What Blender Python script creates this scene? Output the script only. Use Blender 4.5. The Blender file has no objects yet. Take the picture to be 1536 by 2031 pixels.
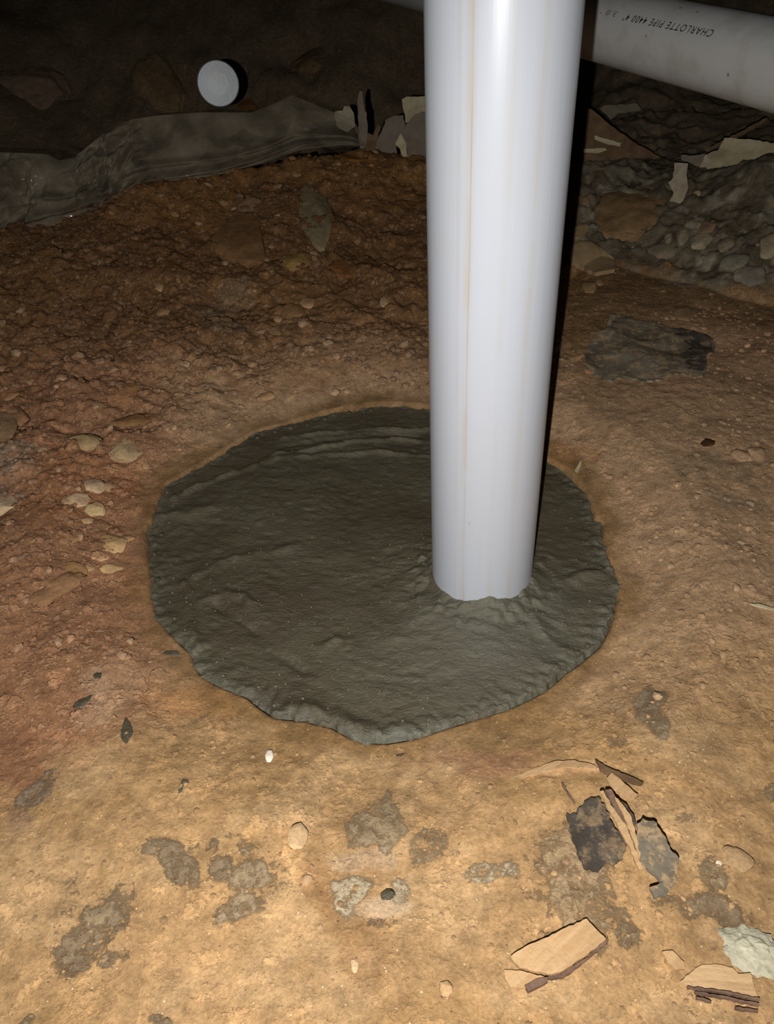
import bpy, bmesh, math, random
import numpy as np
from mathutils import Vector, Matrix, noise as mnoise

# ------------------------------------------------------------------ camera
F = 1520.0                                  # focal length for the 1536 x 2031 frame
CAM_H = 0.622
def _basis(vx, vy):
    n = np.array([(vx - 768) / F, -(vy - 1015.5) / F, -1.0]); n /= np.linalg.norm(n); u = -n
    fw = np.array([0, 0, -1.0]); Y = fw - fw.dot(u) * u; Y /= np.linalg.norm(Y)
    return np.array([np.cross(Y, u), Y, u])
RB = _basis(886, 2957)                      # the standing pipe is plumb: its edges meet at the nadir
CP = np.array([0, 0, CAM_H])
sc = bpy.context.scene
COL = sc.collection
cam = bpy.data.cameras.new('camera'); camo = bpy.data.objects.new('camera', cam); COL.objects.link(camo)
cam.sensor_fit = 'VERTICAL'; cam.sensor_height = 36.0; cam.lens = F / 2031 * 36.0; cam.clip_start = 0.01
camo.matrix_world = Matrix.Translation(CP) @ Matrix(RB.tolist()).to_4x4()
sc.camera = camo

# ------------------------------------------------------------------ world, flash, exposure
w = bpy.data.worlds.new('world'); sc.world = w; w.use_nodes = True
w.node_tree.nodes['Background'].inputs[0].default_value = (0.9, 0.95, 1.0, 1)
w.node_tree.nodes['Background'].inputs[1].default_value = 0.0015
def ray(px, py):
    d = RB @ np.array([(px - 768) / F, -(py - 1015.5) / F, -1.0]); return d / np.linalg.norm(d)
FLASH_W = 44.5
FLASH_AIM = (830, 950)
FLASH_CONE = 112.0
ld = bpy.data.lights.new('phone_flash', 'SPOT'); lo = bpy.data.objects.new('phone_flash', ld); COL.objects.link(lo)
ld.energy = FLASH_W; ld.spot_size = math.radians(FLASH_CONE); ld.spot_blend = 1.0
ld.shadow_soft_size = 0.0025; ld.color = (1.0, 0.975, 0.94)
lo.location = CP + np.array([-0.052, -0.13, 0.012])
lo.rotation_euler = Vector(ray(*FLASH_AIM)).to_track_quat('-Z', 'Y').to_euler()
sc.view_settings.view_transform = 'Standard'; sc.view_settings.look = 'None'
sc.view_settings.gamma = 1.0; sc.view_settings.use_curve_mapping = False
sc.view_settings.exposure = 0.0
sc.cycles.max_bounces = 5; sc.cycles.diffuse_bounces = 2; sc.cycles.glossy_bounces = 2; sc.cycles.transparent_max_bounces = 8

# ------------------------------------------------------------------ helpers
def lin(c):
    c = np.asarray(c, float) / 255.0
    return np.where(c <= 0.04045, c / 12.92, ((c + 0.055) / 1.055) ** 2.4)
def lin4(c): return (*[float(v) for v in lin(c)], 1.0)
def sstep(a, b, x):
    t = np.clip((np.asarray(x, float) - a) / (b - a), 0, 1); return t * t * (3 - 2 * t)
def hash2(ix, iy, s):
    n = (ix.astype(np.int64) * 374761393 + iy.astype(np.int64) * 668265263 + s * 974634777) & 0x7fffffff
    n = ((n ^ (n >> 13)) * 1274126177) & 0x7fffffff
    n = ((n ^ (n >> 16)) * 2246822519) & 0x7fffffff
    return (n ^ (n >> 15)) / float(0x7fffffff)
def vnoise(x, y, s=0):
    ix = np.floor(x); iy = np.floor(y); fx = x - ix; fy = y - iy
    fx = fx ** 3 * (fx * (6 * fx - 15) + 10); fy = fy ** 3 * (fy * (6 * fy - 15) + 10)
    a = hash2(ix, iy, s); b = hash2(ix + 1, iy, s); c = hash2(ix, iy + 1, s); d = hash2(ix + 1, iy + 1, s)
    return (a + (b - a) * fx + (c - a) * fy + (a - b - c + d) * fx * fy) * 2 - 1
def fbm(x, y, o=4, s=0, g=0.5):
    r = 0; a = 1.0
    for i in range(o):
        r = r + a * vnoise(x + 17.3 * i, y - 9.1 * i, s + i); a *= g
        x, y = (x * 1.72 - y * 1.02), (x * 1.02 + y * 1.72)
    return r
def trinoise(x, y, s=0):                     # random heights joined by flat triangles: crisp creases
    u = x - y * 0.57735; v = y * 1.1547; iu = np.floor(u); iv = np.floor(v); fu = u - iu; fv = v - iv
    a = hash2(iu, iv, s); b = hash2(iu + 1, iv, s); c = hash2(iu, iv + 1, s); d = hash2(iu + 1, iv + 1, s)
    return np.where(fu + fv < 1, a + (b - a) * fu + (c - a) * fv, d + (c - d) * (1 - fu) + (b - d) * (1 - fv)) * 2 - 1
def worley(x, y, s=0):
    ix = np.floor(x); iy = np.floor(y); best = np.full(np.shape(x), 9.0); rid = np.zeros(np.shape(x))
    for dx in (-1, 0, 1):
        for dy in (-1, 0, 1):
            cx = ix + dx; cy = iy + dy
            d = np.hypot(cx + hash2(cx, cy, s) - x, cy + hash2(cx, cy, s + 7) - y)
            m = d < best; best = np.where(m, d, best); rid = np.where(m, hash2(cx, cy, s + 13), rid)
    return best, rid
def project(x, y, z):
    v = np.stack([x, y, z - CAM_H], -1) @ RB        # rows of RB are world axes in camera space -> v = R^T w
    dz = np.minimum(v[..., 2], -1e-4)
    return 768 + F * v[..., 0] / -dz, 1015.5 - F * v[..., 1] / -dz, -v[..., 2]
def onplane(px, py, z=0.0):
    d = ray(px, py); t = (z - CAM_H) / d[2]; return CP + d * t

# ------------------------------------------------------------------ shape of the ground
OUT_PX = [(640,820),(700,808),(760,801),(820,804),(880,815),(950,836),(1030,874),(1085,912),(1120,930),(1150,960),(1170,995),(1180,1030),
 (1197,1042),(1196,1070),(1205,1110),(1222,1135),(1226,1160),(1222,1200),(1212,1245),(1190,1285),(1160,1310),(1120,1340),(1085,1370),
 (1040,1395),(990,1415),(940,1430),(880,1448),(820,1468),(770,1477),(720,1475),(690,1463),(660,1446),(610,1433),(545,1426),(520,1410),
 (490,1385),(440,1365),(400,1342),(387,1322),(380,1298),(345,1265),(315,1230),(303,1195),(300,1150),(294,1110),(290,1070),(289,1055),
 (302,1035),(312,1000),(328,965),(345,955),(380,935),(430,905),(470,880),(510,857),(560,845),(600,832)]
OUT = np.array([onplane(*p)[:2] for p in OUT_PX])
CEN = onplane(760, 1120)[:2]
_ang = np.arctan2(OUT[:, 1] - CEN[1], OUT[:, 0] - CEN[0]); _rad = np.hypot(OUT[:, 0] - CEN[0], OUT[:, 1] - CEN[1])
_o = np.argsort(_ang); _ang = _ang[_o]; _rad = _rad[_o]
def rim(a):
    return np.interp(a, np.concatenate([_ang - 2*np.pi, _ang, _ang + 2*np.pi]), np.tile(_rad, 3))
def rim_dist(x, y):                                       # metres outside the edge of the concrete (negative inside)
    a = np.arctan2(y - CEN[1], x - CEN[0]); return np.hypot(x - CEN[0], y - CEN[1]) - rim(a)

def _azel(p):
    d = ray(*p); return math.degrees(math.atan2(d[0], d[1])), d[2] / math.hypot(d[0], d[1])
CREST_PX = [(-420,560),(-160,505),(0,470),(90,447),(180,424),(290,377),(440,352),(520,330),(640,312),(800,318),(960,325),(1180,330),(1330,343),(1400,348),(1536,322),(1700,320)]
_ca = [_azel(p)[0] for p in CREST_PX]; _ce = [_azel(p)[1] for p in CREST_PX]
_A  = [-60, -22, -10, 3, 9, 14, 17, 26, 60]
_D0 = [0.9, 0.95, 1.12, 1.22, 1.34, 1.50, 1.62, 1.50, 1.4]    # foot of the slope
_DC = [1.6, 1.72, 1.84, 1.95, 1.95, 1.95, 1.92, 1.82, 1.8]    # its crest
_PW = [1.2, 1.25, 1.25, 1.2, 1.1, .95, .8, .8, .8]
def height(x, y, fine=True):
    x = np.asarray(x, float); y = np.asarray(y, float)
    d = np.hypot(x, y) + 1e-6; az = np.degrees(np.arctan2(x, np.maximum(y, 1e-6)))
    az = np.where(y <= 0, np.sign(x) * 60, np.clip(az, -60, 60))
    e = np.interp(az, _ca, _ce); d0 = np.interp(az, _A, _D0); dc = np.interp(az, _A, _DC); pw = np.interp(az, _A, _PW)
    zc = CAM_H + e * dc
    rd = rim_dist(x, y)
    lip = -0.03 + 0.0335 * sstep(-0.012, 0.003, rd) + 0.024 * sstep(0.0, 0.12, rd)
    lip = lip + 0.006 * fbm(x * 6, y * 6, 2, 31) * sstep(0.03, 0.2, rd)
    t = np.clip((d - d0) / (dc - d0), 0, 1)
    prof = np.power(t, pw) * (1 - 0.25 * np.sin(np.pi * t) * (1 - t))
    z = lip * (1 - t) + zc * prof
    back = np.clip((d - dc) / 0.38, 0, 1)
    right = sstep(13, 17, az)
    drop = (zc - 0.0) * sstep(0, 1, back) * (1 - 0.55 * right)
    z = z - drop * (d > dc)
    # far dark bank
    z = z + 0.62 * sstep(2.9, 4.4, d) + 0.05 * fbm(x * 2.1, y * 2.1, 3, 5) * sstep(2.3, 3.2, d)
    if fine:
        m = sstep(0.0, 0.18, t) * (1 - 0.0 * right)                # rough crumbly slope
        left = sstep(0.02, -0.35, x) * sstep(0.45, 0.75, y)
        out = sstep(0.0, 0.05, rd)
        rough = np.clip(m + 0.45 * left, 0, 1) * out
        z = z + rough * (0.011 * fbm(x * 11, y * 11, 2, 3) + 0.0045 * fbm(x * 34, y * 34, 3, 11))
        w1, r1 = worley(x * 26, y * 26, 21); w2, r2 = worley(x * 55, y * 55, 22)
        z = z + rough * (0.010 * np.clip(0.62 - w1, 0, 1) * (r1 > 0.45) + 0.006 * np.clip(0.62 - w2, 0, 1) * (r2 > 0.4))
        z = z + right * m * 0.012 * (np.abs(fbm(x * 16, y * 16, 3, 41)) - 0.4)
        z = z + out * (0.0032 * fbm(x * 11, y * 11, 2, 61) + 0.0009 * fbm(x * 42, y * 42, 3, 62) + 0.0004 * fbm(x * 150, y * 150, 2, 63))
    return z
def hit(px, py, fine=True):
    d = ray(px, py); t = np.concatenate([np.arange(0.25, 2.4, 0.004), np.arange(2.4, 7, 0.02)])
    P = CP[None] + d[None] * t[:, None]
    g = P[:, 2] - height(P[:, 0], P[:, 1], fine)
    i = np.argmax(g < 0) if (g < 0).any() else len(t) - 1
    a, b = t[max(i - 1, 0)], t[i]
    tt = np.linspace(a, b, 12); Q = CP[None] + d[None] * tt[:, None]
    gg = Q[:, 2] - height(Q[:, 0], Q[:, 1], fine); k = np.argmax(gg < 0) if (gg < 0).any() else 11
    return Q[k]
def gnormal(x, y, e=0.02):
    zx = float(height(x + e, y, False) - height(x - e, y, False)) / (2 * e)
    zy = float(height(x, y + e, False) - height(x, y - e, False)) / (2 * e)
    n = np.array([-zx, -zy, 1.0]); return n / np.linalg.norm(n)

# ------------------------------------------------------------------ materials
class NT:
    def __init__(s, name):
        s.m = bpy.data.materials.new(name); s.m.use_nodes = True; s.t = s.m.node_tree
        s.p = s.t.nodes['Principled BSDF']; s.o = s.t.nodes['Material Output']
    def n(s, t, **kw):
        nd = s.t.nodes.new(t)
        for k, v in kw.items():
            if k.startswith('_'): setattr(nd, k[1:], v)
        return nd
    def l(s, a, b): s.t.links.new(a, b)
    def val(s, nd, k, v): nd.inputs[k].default_value = v
    def tex(s, kind='Object'):
        return s.n('ShaderNodeTexCoord').outputs[kind]
    def noise(s, co, scale, detail=4, rough=0.55, dist=0.0):
        nd = s.n('ShaderNodeTexNoise'); s.l(co, nd.inputs['Vector']); nd.inputs['Scale'].default_value = scale
        nd.inputs['Detail'].default_value = detail; nd.inputs['Roughness'].default_value = rough; nd.inputs['Distortion'].default_value = dist
        return nd
    def voro(s, co, scale, feature='F1', rand=1.0):
        nd = s.n('ShaderNodeTexVoronoi', _feature=feature); s.l(co, nd.inputs['Vector']); nd.inputs['Scale'].default_value = scale
        nd.inputs['Randomness'].default_value = rand; return nd
    def mr(s, x, a, b, c, d, smooth=False):
        nd = s.n('ShaderNodeMapRange'); nd.interpolation_type = 'SMOOTHSTEP' if smooth else 'LINEAR'
        s.l(x, nd.inputs[0])
        for i, v in enumerate((a, b, c, d)): nd.inputs[i + 1].default_value = v
        return nd.outputs[0]
    def math(s, op, a, b=None):
        nd = s.n('ShaderNodeMath', _operation=op)
        for i, v in enumerate((a, b)):
            if v is None: continue
            if isinstance(v, (int, float)): nd.inputs[i].default_value = v
            else: s.l(v, nd.inputs[i])
        return nd.outputs[0]
    def mix(s, fac, a, b, mode='MIX'):
        nd = s.n('ShaderNodeMix', _data_type='RGBA', _blend_type=mode)
        for k, v in ((0, fac), (6, a), (7, b)):
            if isinstance(v, (int, float)): nd.inputs[k].default_value = v
            elif isinstance(v, tuple): nd.inputs[k].default_value = v
            else: s.l(v, nd.inputs[k])
        return nd.outputs[2]
    def bump(s, h, dist, strength=1.0, prev=None):
        nd = s.n('ShaderNodeBump'); s.l(h, nd.inputs['Height']); nd.inputs['Distance'].default_value = dist; nd.inputs['Strength'].default_value = strength
        if prev is not None: s.l(prev, nd.inputs['Normal'])
        return nd.outputs[0]
    def attr(s, name):
        nd = s.n('ShaderNodeAttribute'); nd.attribute_name = name; return nd
    def fin(s, col=None, rough=0.8, spec=0.3, nrm=None):
        if col is not None:
            if isinstance(col, tuple): s.p.inputs['Base Color'].default_value = col
            else: s.l(col, s.p.inputs['Base Color'])
        if isinstance(rough, (int, float)): s.p.inputs['Roughness'].default_value = rough
        else: s.l(rough, s.p.inputs['Roughness'])
        s.p.inputs['Specular IOR Level'].default_value = spec
        if nrm is not None: s.l(nrm, s.p.inputs['Normal'])
        return s.m

def mat_ground():
    T = NT('soil'); co = T.tex(); base = T.attr('albedo').outputs['Color']; peb = T.attr('pebbly').outputs['Fac']
    n1 = T.noise(co, 9, 5); n2 = T.noise(co, 60, 5, 0.62); n3 = T.noise(co, 330, 4, 0.7)
    v = T.mr(n1.outputs[0], 0.3, 0.7, 0.84, 1.16); v = T.math('MULTIPLY', v, T.mr(n2.outputs[0], 0.28, 0.72, 0.68, 1.30))
    v = T.math('MULTIPLY', v, T.mr(n3.outputs[0], 0.28, 0.72, 0.72, 1.26))
    vv = T.n('ShaderNodeCombineColor')
    for i in range(3): T.l(v, vv.inputs[i])
    c = T.mix(1.0, base, vv.outputs[0], 'MULTIPLY')
    hb = None
    warp = T.n('ShaderNodeVectorMath', _operation='MULTIPLY_ADD')
    wn = T.noise(co, 70, 2); T.l(wn.outputs['Color'], warp.inputs[0]); warp.inputs[1].default_value = (0.016, 0.016, 0.016); T.l(co, warp.inputs[2])
    for sc_, r, thr, amt in ((60, 0.10, 0.80, 0.6), (120, 0.08, 0.70, 0.6), (260, 0.06, 0.62, 0.55)):
        V = T.voro(warp.outputs[0], sc_); sep = T.n('ShaderNodeSeparateColor'); T.l(V.outputs['Color'], sep.inputs[0])
        VE = T.voro(warp.outputs[0], sc_, 'DISTANCE_TO_EDGE')
        m = T.math('MULTIPLY', T.mr(VE.outputs['Distance'], r, r + 0.07, 0, 1, True), T.mr(sep.outputs[0], thr, thr + 0.05, 0, 1))
        mm = T.math('MULTIPLY', T.math('MULTIPLY', m, amt), peb)
        pc = T.mix(sep.outputs[1], lin4((150, 112, 78)), lin4((205, 172, 135)))
        pc2 = T.mix(0.5, pc, T.mix(1.0, base, (1.6, 1.5, 1.5, 1), 'MULTIPLY'))
        c = T.mix(mm, c, pc2)
        hb = mm if hb is None else T.math('ADD', hb, mm)
    # thin dried flakes with crisp edges
    fw = T.noise(co, 48, 6, 0.68); fm = T.math('MULTIPLY', T.mr(fw.outputs[0], 0.555, 0.585, 0, 1, True), T.mr(n1.outputs[0], 0.40, 0.54, 0.25, 0.85))
    c = T.mix(fm, c, T.mix(1.0, c, (1.32, 1.30, 1.28, 1), 'MULTIPLY'))
    fd = T.noise(co, 21, 6, 0.7); dm = T.mr(fd.outputs[0], 0.57, 0.66, 0, 0.5, True)
    c = T.mix(dm, c, T.mix(1.0, c, (0.74, 0.68, 0.62, 1), 'MULTIPLY')); hb = T.math('ADD', hb, T.math('MULTIPLY', fm, 0.25))
    # mortar smears, torn and fibrous at their edges
    sn_ = T.noise(co, 120, 8, 0.78, 0.4); sa = T.math('ADD', T.attr('smear_amount').outputs['Fac'], T.mr(sn_.outputs[0], 0.25, 0.75, -0.95, 0.55))
    sk = T.math('MULTIPLY', T.mr(sa, 0.08, 0.62, 0, 0.85, True), T.mr(T.attr('smear_amount').outputs['Fac'], 0.02, 0.12, 0, 1))
    sv_ = T.noise(co, 230, 5, 0.75); st_ = T.mix(T.mr(sv_.outputs[0], 0.35, 0.68, 0, 1), T.mix(1.0, T.attr('smear').outputs['Color'], (0.74, 0.72, 0.68, 1), 'MULTIPLY'), T.mix(1.0, T.attr('smear').outputs['Color'], (1.25, 1.22, 1.14, 1), 'MULTIPLY'))
    c = T.mix(sk, c, st_); hb = T.math('ADD', hb, T.math('MULTIPLY', T.math('MULTIPLY', sk, sv_.outputs[0]), 0.9))
    # tiny dark grit
    G = T.voro(co, 420); sg = T.n('ShaderNodeSeparateColor'); T.l(G.outputs['Color'], sg.inputs[0])
    gm = T.math('MULTIPLY', T.mr(G.outputs['Distance'], 0.3, 0.2, 0, 1), T.mr(sg.outputs[2], 0.965, 0.975, 0, 0.75))
    c = T.mix(gm, c, lin4((58, 44, 32)))
    gw = T.math('MULTIPLY', T.mr(G.outputs['Distance'], 0.3, 0.2, 0, 1), T.mr(sg.outputs[1], 0.975, 0.98, 0, 0.8))
    c = T.mix(gw, c, lin4((232, 210, 178)))
    nb = T.bump(n2.outputs[0], 0.003, 0.7); nb = T.bump(n3.outputs[0], 0.0010, 0.7, nb); nb = T.bump(hb, 0.0016, 1.0, nb)
    return T.fin(c, 0.85, 0.18, nb)
def mat_stone(name, tint_amt=0.25):
    T = NT(name); co = T.n('ShaderNodeNewGeometry').outputs['Position']
    oi = T.n('ShaderNodeObjectInfo')
    ocol = oi.outputs['Color']
    n1 = T.noise(co, 45, 5, 0.6); n2 = T.noise(co, 260, 4, 0.7)
    v = T.math('MULTIPLY', T.mr(n1.outputs[0], 0.3, 0.7, 0.72, 1.25), T.mr(n2.outputs[0], 0.3, 0.7, 0.82, 1.18))
    vv = T.n('ShaderNodeCombineColor')
    for i in range(3): T.l(v, vv.inputs[i])
    c = T.mix(1.0, ocol, vv.outputs[0], 'MULTIPLY')
    nb = T.bump(n1.outputs[0], 0.004, 0.7); nb = T.bump(n2.outputs[0], 0.0012, 0.7, nb)
    return T.fin(c, 0.8, 0.25, nb)
def mat_crumbs():
    T = NT('soil_crumbs'); co = T.tex(); base = T.attr('albedo').outputs['Color']
    n2 = T.noise(co, 300, 3, 0.6); return T.fin(T.mix(T.mr(n2.outputs[0], .3, .7, 0, .35), base, (0.05, 0.03, 0.015, 1)), 0.85, 0.2, T.bump(n2.outputs[0], 0.0012, .6))
def mat_concrete(name='wet_concrete'):
    T = NT(name); co = T.n('ShaderNodeNewGeometry').outputs['Position']; n0 = T.noise(co, 7, 3); n1 = T.noise(co, 55, 5, 0.6)
    mp = T.n('ShaderNodeMapping'); T.l(co, mp.inputs[0]); mp.inputs['Scale'].default_value = (1, 1.9, 1); mp.inputs['Rotation'].default_value = (0, 0, 0.2)
    n2 = T.noise(mp.outputs[0], 170, 4, 0.6, 0.4); n3 = T.noise(co, 700, 3, 0.7)
    c = T.mix(T.mr(n0.outputs[0], 0.35, 0.68, 0, 1), lin4((82, 74, 58)), lin4((97, 92, 74)))
    c = T.mix(T.mr(n1.outputs[0], 0.35, 0.7, 0, 0.4), c, lin4((72, 62, 46)))
    c = T.mix(T.math('MULTIPLY', T.attr('slurry').outputs['Fac'], 0.65), c, lin4((112, 112, 99)))
    nb = T.bump(n1.outputs[0], 0.005, 0.3); nb = T.bump(n2.outputs[0], 0.0040, 0.6, nb); nb = T.bump(n3.outputs[0], 0.0013, 0.8, nb)
    return T.fin(c, T.mr(n1.outputs[0], 0.3, 0.7, 0.13, 0.30), 0.5, nb)
def mat_pvc(name, stain=True, col=(174, 179, 188)):
    T = NT(name); co = T.tex(); c = lin4(col); n0 = T.noise(co, 5, 4)
    mp = T.n('ShaderNodeMapping'); T.l(co, mp.inputs[0]); mp.inputs['Scale'].default_value = (1, 1, 0.03)
    ns = T.noise(mp.outputs[0], 120, 3, 0.6)
    c = T.mix(T.mr(ns.outputs[0], 0.4, 0.75, 0, 0.10), c, lin4((166, 166, 168)))
    c = T.mix(T.mr(n0.outputs[0], 0.5, 0.75, 0, 0.25), c, lin4((168, 168, 166)))
    if stain:
        sx = T.n('ShaderNodeSeparateXYZ'); T.l(co, sx.inputs[0])
        ang = T.math('ARCTAN2', sx.outputs[0], T.math('MULTIPLY', sx.outputs[1], -1.0))      # 0 faces the viewer, + to +x
        wob = T.mr(T.noise(co, 2.2, 2).outputs[0], 0, 1, -0.05, 0.05)
        def streak(a0, wd, amt, colr, brk):
            nonlocal c
            d = T.math('ABSOLUTE', T.math('SUBTRACT', ang, T.math('ADD', wob, a0)))
            m = T.mr(d, wd, 0.0, 0.0, amt, True)
            b = T.mr(T.noise(co, brk, 3).outputs[0], 0.36, 0.62, 0.15, 1.0)
            c = T.mix(T.math('MULTIPLY', m, b), c, lin4(colr))
        streak(-0.36, 0.10, 0.42, (168, 152, 126), 9)
        streak(-0.34, 0.016, 0.5, (146, 128, 98), 14)
        streak(-0.52, 0.06, 0.25, (164, 154, 136), 12)
        streak(0.55, 0.10, 0.30, (170, 156, 134), 10)
        streak(0.15, 0.10, 0.22, (172, 162, 146), 10)
        # little dark scuffs, mostly low down
        V = T.voro(co, 70); sv = T.n('ShaderNodeSeparateColor'); T.l(V.outputs['Color'], sv.inputs[0])
        low = T.mr(sx.outputs[2], 0.22, 0.02, 0.0, 1.0)
        m = T.math('MULTIPLY', T.mr(V.outputs['Distance'], 0.22, 0.08, 0, 0.8), T.mr(sv.outputs[0], 0.93, 0.95, 0, 1))
        nn = T.mr(T.noise(co, 420, 2).outputs[0], 0.5, 0.62, 0, 1)
        c = T.mix(T.math('MULTIPLY', T.math('MULTIPLY', m, nn), low), c, lin4((60, 58, 58)))
    else:
        n9 = T.noise(co, 22, 4, 0.6)
        c = T.mix(T.mr(n9.outputs[0], 0.48, 0.72, 0, 0.4), c, lin4((160, 150, 135)))
        V = T.voro(co, 45); sv = T.n('ShaderNodeSeparateColor'); T.l(V.outputs['Color'], sv.inputs[0])
        m = T.math('MULTIPLY', T.mr(V.outputs['Distance'], 0.16, 0.06, 0, 0.7), T.mr(sv.outputs[0], 0.9, 0.92, 0, 1))
        c = T.mix(m, c, lin4((90, 82, 76)))
    return T.fin(c, 0.34, 0.5, T.bump(ns.outputs[0], 0.0005, 0.4))
def mat_fibre(name, a, b, scale=(1, 14, 1), sc_=30, rough=0.75, spec=0.25, fleck=None, famt=0.5, turn=0.0):
    T = NT(name); co = T.tex('Object'); mp = T.n('ShaderNodeMapping'); T.l(co, mp.inputs[0]); mp.inputs['Scale'].default_value = scale; mp.vector_type = 'TEXTURE' if False else 'POINT'
    if turn:
        m2 = T.n('ShaderNodeMapping'); T.l(co, m2.inputs[0]); m2.inputs['Rotation'].default_value = (0, 0, -turn); T.l(m2.outputs[0], mp.inputs[0])
    n1 = T.noise(mp.outputs[0], sc_, 5, 0.65); n2 = T.noise(co, 240, 4, 0.7)
    c = T.mix(T.mr(n1.outputs[0], 0.35, 0.65, 0, 1), lin4(a), lin4(b))
    if fleck:
        f1 = T.noise(co, 70, 6, 0.75); c = T.mix(T.math('MULTIPLY', T.mr(f1.outputs[0], 0.49, 0.57, 0, famt), T.mr(n2.outputs[0], 0.3, 0.6, 0.3, 1)), c, lin4(fleck))
    return T.fin(c, rough, spec, T.bump(n2.outputs[0], 0.0012, 0.6, T.bump(n1.outputs[0], 0.003, 0.5)))
def mat_plain(name, col, rough=0.7, spec=0.3):
    T = NT(name); co = T.tex(); n = T.noise(co, 90, 4, 0.6); n2 = T.noise(co, 18, 3)
    c = T.mix(T.mr(n.outputs[0], 0.35, 0.65, 0, 0.35), lin4(col), lin4([v * 0.72 for v in col]))
    c = T.mix(T.mr(n2.outputs[0], 0.45, 0.7, 0, 0.35), c, lin4((120, 92, 62)))
    return T.fin(c, rough, spec, T.bump(n.outputs[0], 0.001, 0.5))
def mat_film():
    T = NT('clear_plastic_film'); co = T.tex(); n = T.noise(co, 14, 4); n2 = T.noise(co, 60, 3)
    T.p.inputs['Base Color'].default_value = lin4((190, 176, 152)); T.p.inputs['Roughness'].default_value = 0.09
    T.p.inputs['Specular IOR Level'].default_value = 0.6
    T.l(T.bump(n2.outputs[0], 0.002, 0.3), T.p.inputs['Normal'])
    T.l(T.mr(n.outputs[0], 0.35, 0.7, 0.18, 0.46), T.p.inputs['Alpha'])
    T.m.use_backface_culling = False
    return T.m
M = dict(ground=mat_ground(), stone=mat_stone('stone'), slab=mat_plain('tan_slab', (164, 138, 102), .85, .2), crumbs=mat_crumbs(), concrete=mat_concrete(),
         pvc=mat_pvc('white_pvc'), pvc2=mat_pvc('dusty_white_pvc', False, (208, 208, 205)), film=mat_film(),
         speck_disc=mat_pvc('dust_speck_white', False, (176, 188, 196)), ink=mat_plain('black_print', (46, 44, 44)), fadedink=mat_plain('faded_print', (120, 116, 112)),
         paper=mat_plain('pale_torn_paper', (178, 166, 142), 0.8, 0.2), greypaper=mat_plain('grey_torn_paper', (128, 118, 104), 0.8, 0.2),
         cream=mat_plain('cream_paper', (196, 184, 148), 0.8, 0.2),
         wood=mat_fibre('split_wood', (198, 164, 122), (180, 144, 102), (1, 9, 1), 16, .75, .25, (166, 132, 92), .4, 0.6), wood2=mat_fibre('split_board', (204, 170, 128), (184, 150, 108), (1, 9, 1), 16, .75, .25, None, .4, -0.15),
         darkwood=mat_fibre('dark_splinter', (92, 72, 60), (140, 112, 92), (1, 1, 1), 60),
         brownwood=mat_fibre('brown_board', (122, 96, 70), (92, 70, 48), (1, 1, 1), 30),
         tar=mat_fibre('tar_paper', (60, 54, 48), (84, 76, 66), (1, 1, 1), 30, 0.7, 0.3, (170, 140, 104), 0.5),
         tardusty=mat_fibre('dusty_tar_paper', (126, 117, 100), (98, 89, 74), (1, 1, 1), 22, 0.75, 0.25, (172, 144, 108), 0.95),
         splat=mat_concrete('splashed_concrete'), wallm=mat_fibre('dark_block_wall', (70, 62, 52), (50, 42, 34), (1, 1, 1), 6, .9, .1))

# ------------------------------------------------------------------ object helpers
def link_mesh(name, verts, faces, mat, parent=None, smooth=True):
    me = bpy.data.meshes.new(name); me.from_pydata(verts, [], faces); me.update()
    return link(name, me, mat, parent, smooth)
def link(name, me, mat, parent=None, smooth=True):
    if mat is not None: me.materials.append(mat)
    if smooth and len(me.polygons): me.polygons.foreach_set('use_smooth', np.ones(len(me.polygons), bool))
    o = bpy.data.objects.new(name, me); COL.objects.link(o)
    if parent is not None: o.parent = parent
    return o
def grid_mesh(name, X, Y, Z, mat, wrap=False):
    h, w_ = X.shape; co = np.stack([X, Y, Z], -1).reshape(-1, 3)
    i = np.arange(h - 1)[:, None] * w_; j = np.arange(w_ if wrap else w_ - 1)[None]; j2 = (j + 1) % w_
    q = np.stack([i + j, i + j2, i + w_ + j2, i + w_ + j], -1).reshape(-1, 4)
    me = bpy.data.meshes.new(name); me.vertices.add(len(co)); me.vertices.foreach_set('co', co.ravel().astype(np.float32))
    me.loops.add(q.size); me.loops.foreach_set('vertex_index', q.ravel().astype(np.int32))
    me.polygons.add(len(q)); me.polygons.foreach_set('loop_start', (np.arange(len(q)) * 4).astype(np.int32))
    me.update(calc_edges=True)
    return link(name, me, mat)
def tag(o, label=None, cat=None, group=None, kind=None):
    for k, v in (('label', label), ('category', cat), ('group', group), ('kind', kind)):
        if v: o[k] = v
    return o
def empty(name, loc):
    o = bpy.data.objects.new(name, None); COL.objects.link(o); o.location = loc; o.empty_display_size = 0.02; return o
def set_col(me, name, arr):
    a = me.color_attributes.new(name, 'FLOAT_COLOR', 'POINT')
    a.data.foreach_set('color', np.concatenate([arr, np.ones((len(arr), 1))], 1).astype(np.float32).ravel())
def set_f(me, name, arr):
    a = me.attributes.new(name, 'FLOAT', 'POINT'); a.data.foreach_set('value', np.asarray(arr, np.float32))

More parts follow.
